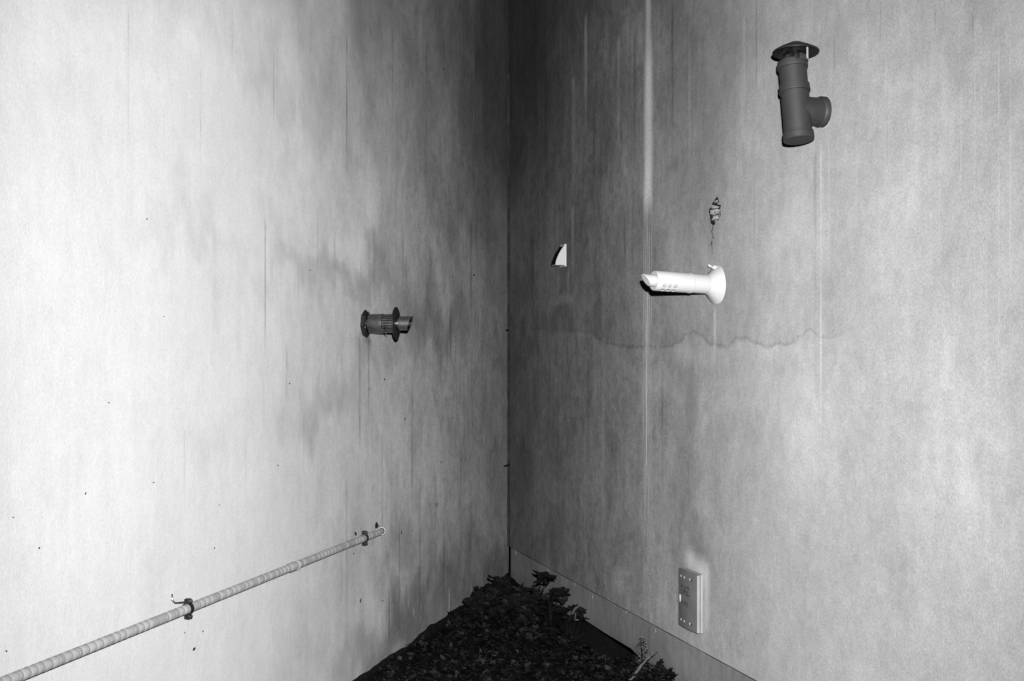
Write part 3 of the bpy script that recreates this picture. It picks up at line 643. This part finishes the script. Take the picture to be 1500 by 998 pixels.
bm = mb(); lathe(bm, [(.2515, .098), (.266, .066), (.272, .0)], 'Z', 64); bmf = [f for f in bm.faces if len(f.verts) > 8]; bmesh.ops.delete(bm, geom=bmf, context='FACES_ONLY')
fin('hat_lining', bm, M['dark_steel'], cap, True, 50)

# ------------------------------------------------------------------ gas box
s0, _ = onR(1002, 831); s1, z1 = onR(1029.7, 842.2); _, z0 = onR(1029.7, 928)
W2, H2 = (s1-s0)/2, (z1-z0)/2
gb = empty('gas_meter_box', wR((s0+s1)/2, (z0+z1)/2), frame(nR))
tag(gb, 'small grey gas box with bowed door lettered GAZ, low on the right wall', 'meter box')
bm = mb(); box(bm, -.02, .013, -W2, W2, -H2, H2, .002); fin('frame', bm, M['frame'], gb)
bm = mb(); box(bm, .012, .019, -W2+.006, W2-.006, -H2+.005, H2-.005); fin('shadow_gap', bm, M['black'], gb)
def bow(y): return .033+.009*(1-(y/W2)**2)
n = 24; ys = [-W2+2*W2*k/n for k in range(n+1)]
bm = mb(); zz = (-H2+.002, H2-.002); bk = .0175
F = [[bm.verts.new((bow(y), y, z)) for z in zz] for y in ys]; K = [[bm.verts.new((bk, y, z)) for z in zz] for y in ys]
for k in range(n):
    bm.faces.new((F[k][0], F[k+1][0], F[k+1][1], F[k][1])); bm.faces.new((K[k][0], K[k][1], K[k+1][1], K[k+1][0]))
    for q in (0, 1): bm.faces.new((F[k][q], F[k+1][q], K[k+1][q], K[k][q]))
for k in (0, n): bm.faces.new((F[k][0], F[k][1], K[k][1], K[k][0]))
door = fin('door', bm, M['door'], gb, True, 30)
for sg in (-1, 1):
    bm = mb(); box(bm, .0185, .0335, sg*W2-.0015, sg*W2+.002, -H2+.004, H2-.004, .0006); fin('edge_trim', bm, M['frame'], door)
for zr in (H2-.036, -H2+.036):
    for y in (-.070, -.022, .045):
        bm = mb(); lathe(bm, [(bow(y)-.003, .0070), (bow(y)+.0012, .0070), (bow(y)+.0022, .0045)], 'X', 16, (0, y, zr)); fin('screw', bm, M['ring'], door)
        if y > 0:
            bm = mb(); lathe(bm, [(bow(y)-.003, .0065), (bow(y)+.0008, .0065)], 'X', 16, (0, y+.019, zr)); fin('screw_hole', bm, M['ink'], door)
bm = mb(); lathe(bm, [(0, .0001), (.0005, .010), (.004, .012), (.006, .009), (.007, .0001)], 'X', 20); bm.transform(Matrix.Translation((bow(-.085)-.002, -.085, -.005)) @ Matrix.Diagonal((1, .9, 1.9, 1)))
fin('lock', bm, M['ring'], door, True)
def letter(body, size, yc, zc, sx=1.0, name='lettering'):
    me = text_mesh(body, size); bm = mb(); bm.from_mesh(me); bpy.data.meshes.remove(me)
    bmesh.ops.triangulate(bm, faces=bm.faces[:])
    for v in bm.verts:
        y = yc+v.co.x*sx; z = zc+v.co.y; v.co = Vector((bow(y)+.0006, y, z))
    me = bpy.data.meshes.new(name); bm.to_mesh(me); bm.free(); return link(name, me, M['ink'], door)
letter('GAZ', .070, -.018, .024, .78); letter('M 992', .040, -.018, -.036, .82)

# ------------------------------------------------------------------ vegetation
def at_ground(px, py, z=0.0):
    Y = (CAMZ-z)*FPX/(py-HOR); return Vector(((px-750)/FPX*Y, Y, z))
def lobed(seed, n=16, lob=5, am=.2):
    rnd = random.Random(seed); bm = mb(); c = bm.verts.new((0, 0, -.12)); ring = []
    ph = rnd.random()*6
    for k in range(n):
        t = 2*math.pi*k/n; q = 1+am*math.cos(lob*t+ph)+rnd.uniform(-.12, .12)
        if k == 0: q *= .45
        ring.append(bm.verts.new((q*math.cos(t), q*math.sin(t), .18*rnd.uniform(-1, 1)+.10*q)))
    for k in range(n): bm.faces.new((c, ring[k], ring[(k+1) % n]))
    me = bpy.data.meshes.new('leaf'); bm.to_mesh(me); bm.free(); me.materials.append(M['leaf']); return me
LEAVES = [lobed(k, am=.12+.03*k) for k in range(5)]
rnd = random.Random(21)
def weed(px, py, heads, label, spread=.12, base_py=None):
    # heads: photo points of leaf tops with leaf size in pixels
    b = at_ground(px, py); b.z = ground_z(b.x, b.y)
    w = empty('weed_plant', b); tag(w, label, 'weed', 'weeds in the corner')
    sc = b.y/FPX
    for hx, hy, size in heads:
        dy = rnd.uniform(-spread, spread); Y = b.y+dy
        tip = Vector(((hx-750)/FPX*Y, Y, CAMZ-(hy-HOR)/FPX*Y))-b
        for nml, wl, nn in ((nR, 1, 0), (nL, 1, 0)):            # keep the leaf clear of the walls
            dd = (tip+b-CORNER).dot(nml)
            if dd < .05: tip += nml*(.05-dd)
        tip.z = max(tip.z, .02)
        bm = mb(); mid = Vector((tip.x*.35+rnd.uniform(-.02, .02), tip.y*.35, tip.z*.6)); tube(bm, [(0, 0, -.02), mid, tip], [.004, .003, .002], 6); fin('stem', bm, M['stem'], w)
        for q in range(5 if size > 16 else 3):
            o = bpy.data.objects.new('leaf', rnd.choice(LEAVES)); C.objects.link(o); o.parent = w
            k = size*sc*.58*rnd.uniform(.7, 1.1); o.scale = (k, k, k)
            o.location = tip+Vector((rnd.uniform(-.4, .4)*size*sc, rnd.uniform(-.4, .4)*size*sc, rnd.uniform(-.5, .15)*size*sc))
            o.rotation_euler = (rnd.uniform(-.2, 1.1), rnd.uniform(-.5, .5), rnd.random()*6)
weed(782, 905, [(795, 844, 22), (789, 862, 14), (783, 876, 18), (800, 880, 16), (776, 888, 18)], 'tallest weed, its round leaf standing above the plinth edge near the corner')
weed(806, 908, [(813, 868, 24), (820, 876, 16), (806, 862, 10), (800, 872, 16), (818, 886, 16), (792, 890, 18)], 'broad-leaved weed leaning on the plinth right of the tallest weed')
weed(722, 900, [(720, 856, 20), (708, 864, 20), (732, 851, 20), (740, 848, 16), (716, 870, 22), (702, 872, 18), (742, 862, 20), (728, 872, 22), (712, 880, 22), (740, 884, 22)], 'dense dark weed in the corner against the left wall')
weed(698, 903, [(698, 872, 16), (690, 880, 14), (686, 885, 9), (702, 884, 18), (682, 893, 12), (694, 893, 16)], 'low dark weed at the left edge of the corner thicket')
weed(758, 900, [(752, 868, 20), (764, 858, 16), (770, 868, 18), (758, 884, 20), (766, 880, 16), (748, 878, 20)], 'dark weed in the middle of the corner thicket')
weed(832, 915, [(838, 888, 14), (846, 895, 14), (826, 890, 16), (832, 900, 16), (852, 903, 12)], 'small weed beside the hollow under the plinth')

# leaf litter and ground ivy: nobody could count it
def inside(p, m=.03):
    q = p-CORNER; return q.dot(nR) > m and q.dot(nL) > m
bm = mb(); rnd = random.Random(11); cnt = 0
shapes = [[(1, 0), (.55, .42), (0, .5), (-.6, .35), (-1, 0), (-.55, -.38), (.05, -.5), (.6, -.36)],
          [(1.1, 0), (.4, .22), (-.2, .26), (-1, 0), (-.2, -.24), (.4, -.24)],
          [(.9, .1), (.45, .3), (.3, .75), (-.1, .4), (-.7, .55), (-.6, 0), (-.75, -.5), (-.1, -.42), (.25, -.8), (.4, -.3)]]
while cnt < 20000:
    y = rnd.uniform(4.6, 9.85); x = rnd.uniform(-2.2, 2.2); p = Vector((x, y, 0))
    if not inside(p): continue
    q = p-CORNER; sR, dRr = q.dot(dR), q.dot(nR)
    if TR0-.02 < sR < TR1 and dRr < .22: continue
    if y > 8.7 and rnd.random() < (y-8.7)/.6: continue
    if q.dot(nL) < .07+.10*mnoise.noise((y*3.7, 1, 5)): continue
    if rnd.random() < .55*sstep(mnoise.noise((x*2.6, y*2.6, 2)), -.1, .35): continue
    cnt += 1
    k = rnd.choice((.007, .009, .012, .015, .02, .026, .036)); sh_ = rnd.choice(shapes)
    mt = Matrix.Translation((x, y, ground_z(x, y)+rnd.random()**2*.055+.004)) @ Matrix.Rotation(rnd.random()*6.3, 4, 'Z') @ Matrix.Rotation(rnd.gauss(0, .5), 4, 'X') @ Matrix.Rotation(rnd.gauss(0, .45), 4, 'Y')
    c = rnd.uniform(.1, .5)
    vs_ = [bm.verts.new(mt @ Vector((a*k, b*k, c*k*(a*a+b*b)))) for a, b in sh_]; ce = bm.verts.new(mt @ Vector((0, 0, -.05*k)))
    for i in range(len(vs_)): bm.faces.new((ce, vs_[i], vs_[(i+1) % len(vs_)]))
me = bpy.data.meshes.new('leaf_litter'); bm.to_mesh(me); bm.free(); ll = link('leaf_litter', me, M['litter']); ll['kind'] = 'stuff'
ll['label'] = 'dark bed of fallen leaves and ground ivy between the walls'
bm = mb()
for k in range(260):
    while True:
        p = Vector((rnd.uniform(-1.6, 1.6), rnd.uniform(5.2, 9.6), 0))
        if inside(p, .08): break
    z = ground_z(p.x, p.y)+.02; a = rnd.random()*6.3; ln = rnd.uniform(.04, .16); d = Vector((math.cos(a), math.sin(a), rnd.uniform(-.1, .9))).normalized()
    p.z = z; bend = Vector((rnd.uniform(-1, 1), rnd.uniform(-1, 1), rnd.uniform(-.3, .5)))*ln*.12
    tube(bm, [p, p+d*ln*.5+bend, p+d*ln], [.0016, .0014, .0006], 4)
tw = fin('dry_stalks', bm, mat('dry_stalk', .006, .9, spec=.05, var=.6)); tw['kind'] = 'stuff'; tw['label'] = 'thin dry stalks scattered in the leaf litter'

# the pale flowering weed and the twig by the plinth
b = at_ground(940, 984); b.z = ground_z(b.x, b.y)
fw = empty('flowering_weed', b); tag(fw, 'upright spray of small pale buds growing by the plinth below the gas box', 'weed')
rnd = random.Random(4); sc = b.y/FPX; H3 = 58*sc
bm = mb(); tube(bm, [(0, 0, -.02), (.004, 0, H3*.5), (-.004, .0, H3*.98)], [.0035, .003, .001], 6); fin('stem', bm, M['stem'], fw)
lm = [(1, 0), (.3, .3), (-.6, .22), (-1, 0), (-.6, -.22), (.3, -.3)]
def small_leaf(name, m):
    bm = mb(); c = bm.verts.new((0, 0, -.1)); v = [bm.verts.new((a, b_, .15*a*a)) for a, b_ in lm]
    for i in range(6): bm.faces.new((c, v[i], v[(i+1) % 6]))
    me = bpy.data.meshes.new(name); bm.to_mesh(me); bm.free(); me.materials.append(m); return me
SL = small_leaf('leaf', M['leaf2'])
bm = mb(); bmesh.ops.create_icosphere(bm, subdivisions=1, radius=1); BUD = bpy.data.meshes.new('bud'); bm.to_mesh(BUD); bm.free(); BUD.materials.append(M['bloom'])
for k in range(130):
    h = rnd.random(); rad = (12.5*math.sin(math.pi*min(1, .12+h*.86))**.8)*sc*math.sqrt(rnd.random()); t = rnd.random()*6.3
    o = bpy.data.objects.new('leaf', SL); C.objects.link(o); o.parent = fw; q = rnd.uniform(.006, .012); o.scale = (q, q, q)
    o.location = (rad*math.cos(t), rad*math.sin(t), H3*(.12+.86*h)); o.rotation_euler = (rnd.uniform(-1, 1), rnd.uniform(-1, 1), rnd.random()*6)
for k in range(46):
    h = rnd.random()**.8; rad = (11.5*math.sin(math.pi*min(1, .15+h*.83))**.8)*sc*(.5+.5*rnd.random()); t = rnd.random()*6.3
    o = bpy.data.objects.new('bud', BUD); C.objects.link(o); o.parent = fw; q = rnd.uniform(.002, .0042); o.scale = (q, q, q*1.2)
    o.location = (rad*math.cos(t), rad*math.sin(t), H3*(.22+.78*h))
a = at_ground(922, 994); Yt = a.y-.02
e = Vector(((957.5-750)/FPX*Yt, Yt, CAMZ-(954-HOR)/FPX*Yt)); a.z = ground_z(a.x, a.y)+.01
bm = mb(); n = 14; rnd = random.Random(8)
pts = [a.lerp(e, k/n)+Vector((rnd.uniform(-1, 1), rnd.uniform(-1, 1), rnd.uniform(-1, 1)))*.003 for k in range(n+1)]
tube(bm, [p-a for p in pts], [.0075*(1-.35*k/n)*rnd.uniform(.8, 1.25) for k in range(n+1)], 9)
tube(bm, [pts[12]-a, pts[13]-a+Vector((.012, 0, -.004)), pts[14]-a+Vector((.02, 0, .006))], [.004, .003, .002], 6)
o = fin('twig', bm, M['twig'], None, True); o.location = a; tag(o, 'pale lichen-covered twig leaning across the spray of buds', 'twig')
for px, py, hd in ((968, 992, [(962, 972, 10), (970, 966, 8), (975, 978, 12), (982, 984, 10), (964, 984, 10)]),):
    weed(px, py, hd, 'low leafy weed at the foot of the plinth right of the twig', .05)
